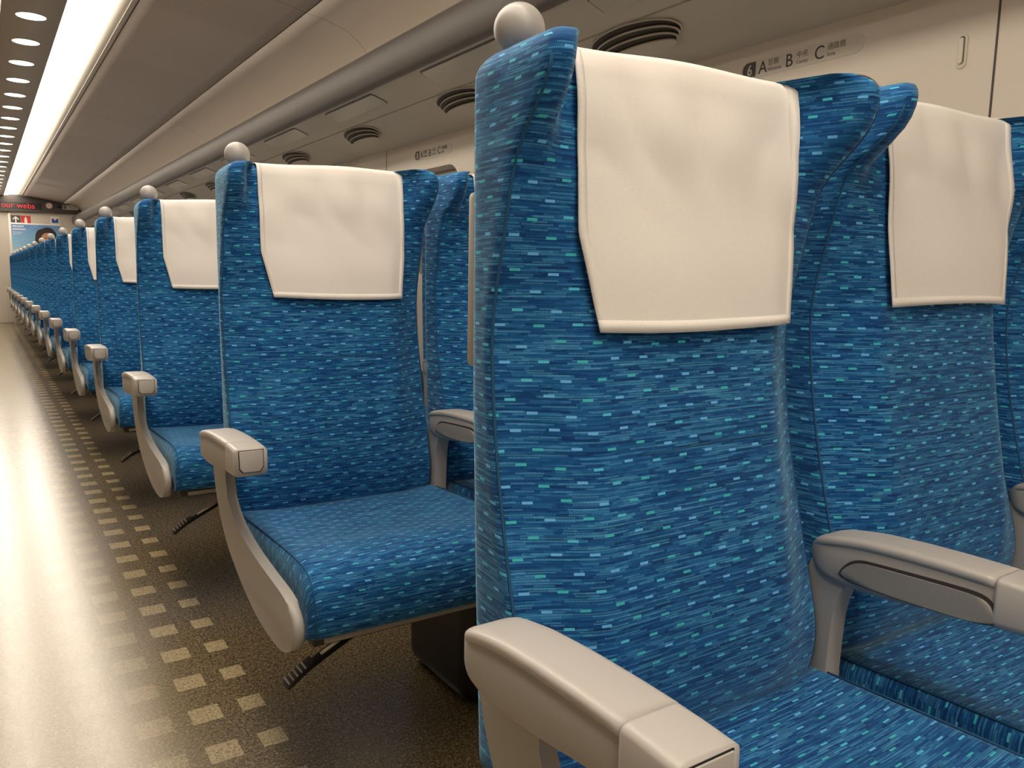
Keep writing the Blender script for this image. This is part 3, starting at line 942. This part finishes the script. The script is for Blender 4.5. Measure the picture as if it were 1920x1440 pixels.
for k in range(-4, 14):
    place = 'nearest in view' if k == 0 else ('%s along the wall' % ordn[k] if 0 < k else 'outside the photo, %d before the nearest' % -k)
    v = vent0 if k == 0 else copy_tree(vent0)
    v.location.y = 1.90 + PITCH * k
    tag(v, 'beige louvred air vent under the rack, %s' % place, 'air vent', 'air vents under the luggage rack')
    r_ = rw0 if k == 0 else copy_tree(rw0)
    r_.location.y = 1.60 + PITCH * k
    tag(r_, 'pale frosted rectangular light window in the rack underside, %s' % place, 'rack window', 'frosted windows under the luggage rack')
    h = hk0 if k == 0 else copy_tree(hk0)
    h.location.y = .995 + PITCH * k
    tag(h, 'small beige oblong coat hook between windows, %s' % place, 'coat hook', 'coat hooks between the windows')

# ------------------------------------------------------------------ far end wall
EY = Y1
struct(box('wall_far', .455, WX + .1, EY, EY + .06, 0, 2.3, 'endw'))
struct(box('wall_far_left', LX - .1, -.40, EY, EY + .06, 0, 2.3, 'endw'))
struct(box('wall_far_top', -.40, .455, EY, EY + .06, 1.86, 2.3, 'endw'))
struct(box('wall_near', LX - .1, WX + .1, Y0 - .06, Y0, 0, 2.3, 'endw'))
dr = struct(box('door_1', -.40, .440, EY + .02, EY + .05, 0, 1.86, 'endw'))
struct(box('trim_90', .440, .475, EY - .012, EY + .01, 0, 1.84, 'white', None, .003))
struct(box('trim_91', -.42, .44, EY + .005, EY + .03, .0, .006, 'ink'))
# fascia with the display (arched top)
fa = empty('display_fascia', (0, EY, 1.84))
prof = [(-1.02, 2.0), (-1.02, 1.845), (1.56, 1.872), (1.625, 1.935), (1.56, 2.045), (1.45, 2.085), (1.28, 2.12), (1.05, 2.135), (.8, 2.14), (-.25, 2.14), (-.7, 2.11)]
prof = [(x, z - 1.84) for x, z in prof]
bm = bmesh.new(); prism(bm, prof, 'Y', -.06, -.001, .004); from_bm('fascia_panel', bm, 'fascia', fa, False)
scr = box('screen', -.42, .935, -.0635, -.059, .065, .178, 'screen', fa)
MWy = Matrix(((1, 0, 0, 0), (0, 0, -1, 0), (0, 1, 0, 0), (0, 0, 0, 1)))
text_obj('display_text', 'our webs', .125, 'led', scr, Matrix.Translation((.352, -.0640, .085)) @ MWy, sx=1.02, bold=-.001)
bm = bmesh.new(); 
ring = [(.05 * math.cos(2 * PI * q / 24), .05 * math.sin(2 * PI * q / 24)) for q in range(24)]
prism(bm, [(a + 1.045, b + .150) for a, b in ring], 'Y', -.0625, -.059); ic = from_bm('no_smoking_symbol', bm, 'white', fa, False)
bm = bmesh.new()
o1 = [bm.verts.new((1.045 + .049 * math.cos(2 * PI * q / 24), -.0632, .150 + .049 * math.sin(2 * PI * q / 24))) for q in range(24)]
o2 = [bm.verts.new((1.045 + .037 * math.cos(2 * PI * q / 24), -.0632, .150 + .037 * math.sin(2 * PI * q / 24))) for q in range(24)]
for q in range(24): bm.faces.new((o1[q], o1[(q + 1) % 24], o2[(q + 1) % 24], o2[q]))
a_ = [bm.verts.new(p) for p in ((1.012, -.0633, .178), (1.020, -.0633, .186), (1.078, -.0633, .122), (1.070, -.0633, .114))]; bm.faces.new(a_)
from_bm('red_ring', bm, 'pink', ic, False)
bm = bmesh.new(); bevel_box(bm, 1.018, 1.066, -.0631, -.0626, .145, .154); from_bm('cigarette', bm, 'grey', ic, False)
bm = bmesh.new(); prism(bm, [(a * .75 + 1.195, b * .42 + .135) for a, b in ring], 'Y', -.0625, -.059); from_bm('black_lens', bm, 'slot', fa, False)
pl = box('notice_plate', 1.245, 1.475, -.0625, -.059, .100, .175, 'signp', fa)
box('notice_icon', 1.255, 1.305, -.0632, -.062, .108, .168, 'grey', pl)
bm = bmesh.new()
for i in range(3): bevel_box(bm, 1.325, 1.455, -.0631, -.062, .118 + i * .018, .124 + i * .018)
from_bm('notice_lines', bm, 'grey', pl, False)
tag(fa, 'dark arched fascia with red scrolling text display above the far door', 'display board')

def wall_sign(name, x0, x1, z0, z1, mat, label, cat):
    t = empty(name, (x0, EY, z0)); box('board', 0, x1 - x0, -.004, 0, 0, z1 - z0, mat, t); tag(t, label, cat); return t
t = wall_sign('exit_direction_sign', .480, .620, 1.665, 1.805, 'char', 'dark square sign with a white up arrow beside the far door', 'sign')
bm = bmesh.new(); prism(bm, [(.06, .02), (.08, .02), (.08, .09), (.105, .065), (.118, .078), (.07, .125), (.022, .078), (.035, .065), (.06, .09)], 'Y', -.005, -.0042); from_bm('arrow', bm, 'white', t, False)
t = wall_sign('fire_extinguisher_sign', .624, .765, 1.665, 1.805, 'red', 'red square sign with a white extinguisher symbol on the far wall', 'sign')
bm = bmesh.new(); prism(bm, [(.05, .018), (.09, .018), (.09, .085), (.080, .10), (.080, .118), (.060, .118), (.060, .10), (.05, .085)], 'Y', -.005, -.0042); from_bm('symbol', bm, 'white', t, False)
t = wall_sign('blue_notice_sticker', 1.055, 1.185, 1.675, 1.815, 'white', 'small white and blue square sticker right of the red sign on the far wall', 'sticker')
bm = bmesh.new(); prism(bm, [(.02, .03), (.118, .03), (.118, .105), (.095, .105), (.07, .07), (.045, .105), (.02, .105)], 'Y', -.005, -.0042); from_bm('symbol', bm, 'blue', t, False)
# poster
ps = empty('poster', (.478, EY, 1.05)); PW, PH = .72, .61
fr = box('poster_frame', -.006, PW + .008, -.010, 0, -.02, PH + .022, 'white', ps, .002)
g = grid_mesh('poster_sheet', [[(0, -.0112, 0), (PW, -.0112, 0)], [(0, -.0112, PH), (PW, -.0112, PH)]], 'poster', ps, uv=[[(0, 0), (1, 0)], [(0, 1), (1, 1)]])
def blob(name, pts, mat, y, par):
    bm = bmesh.new(); prism(bm, smooth_poly(pts, 2), 'Y', y, y + .0004); return from_bm(name, bm, mat, par, False)
hp = [(.34, .28), (.335, .42), (.37, .52), (.44, .545), (.50, .575), (.58, .57), (.64, .51), (.665, .43), (.66, .30), (.62, .22), (.40, .22)]
hair = blob('person_hair', hp, 'hair', -.0120, ps)
fc = blob('person_face', [(.43, .30), (.42, .40), (.46, .47), (.54, .49), (.60, .45), (.62, .36), (.60, .26), (.55, .19), (.50, .18), (.45, .22)], 'skin', -.0125, ps)
bm = bmesh.new()
for (a, b, c, d) in ((.47, .51, .385, .395), (.55, .59, .385, .395), (.50, .56, .262, .270), (.522, .536, .30, .36)): bevel_box(bm, a, b, -.0128, -.0124, c, d)
from_bm('person_features', bm, 'hair', fc, False)
bm = bmesh.new()
rr = random.Random(2)
for li, (z, x1) in enumerate(((.565, .17), (.515, .19), (.470, .15), (.44, .13))):
    x = .02
    while x < x1:
        wd = rr.uniform(.008, .02); bevel_box(bm, x, x + wd, -.0118, -.0114, z, z + (.022 if li < 2 else .010)); x += wd + .006
from_bm('poster_lettering', bm, 'white', ps, False)
tag(ps, 'framed poster of a dark-haired person against blue sky on the far wall', 'poster')
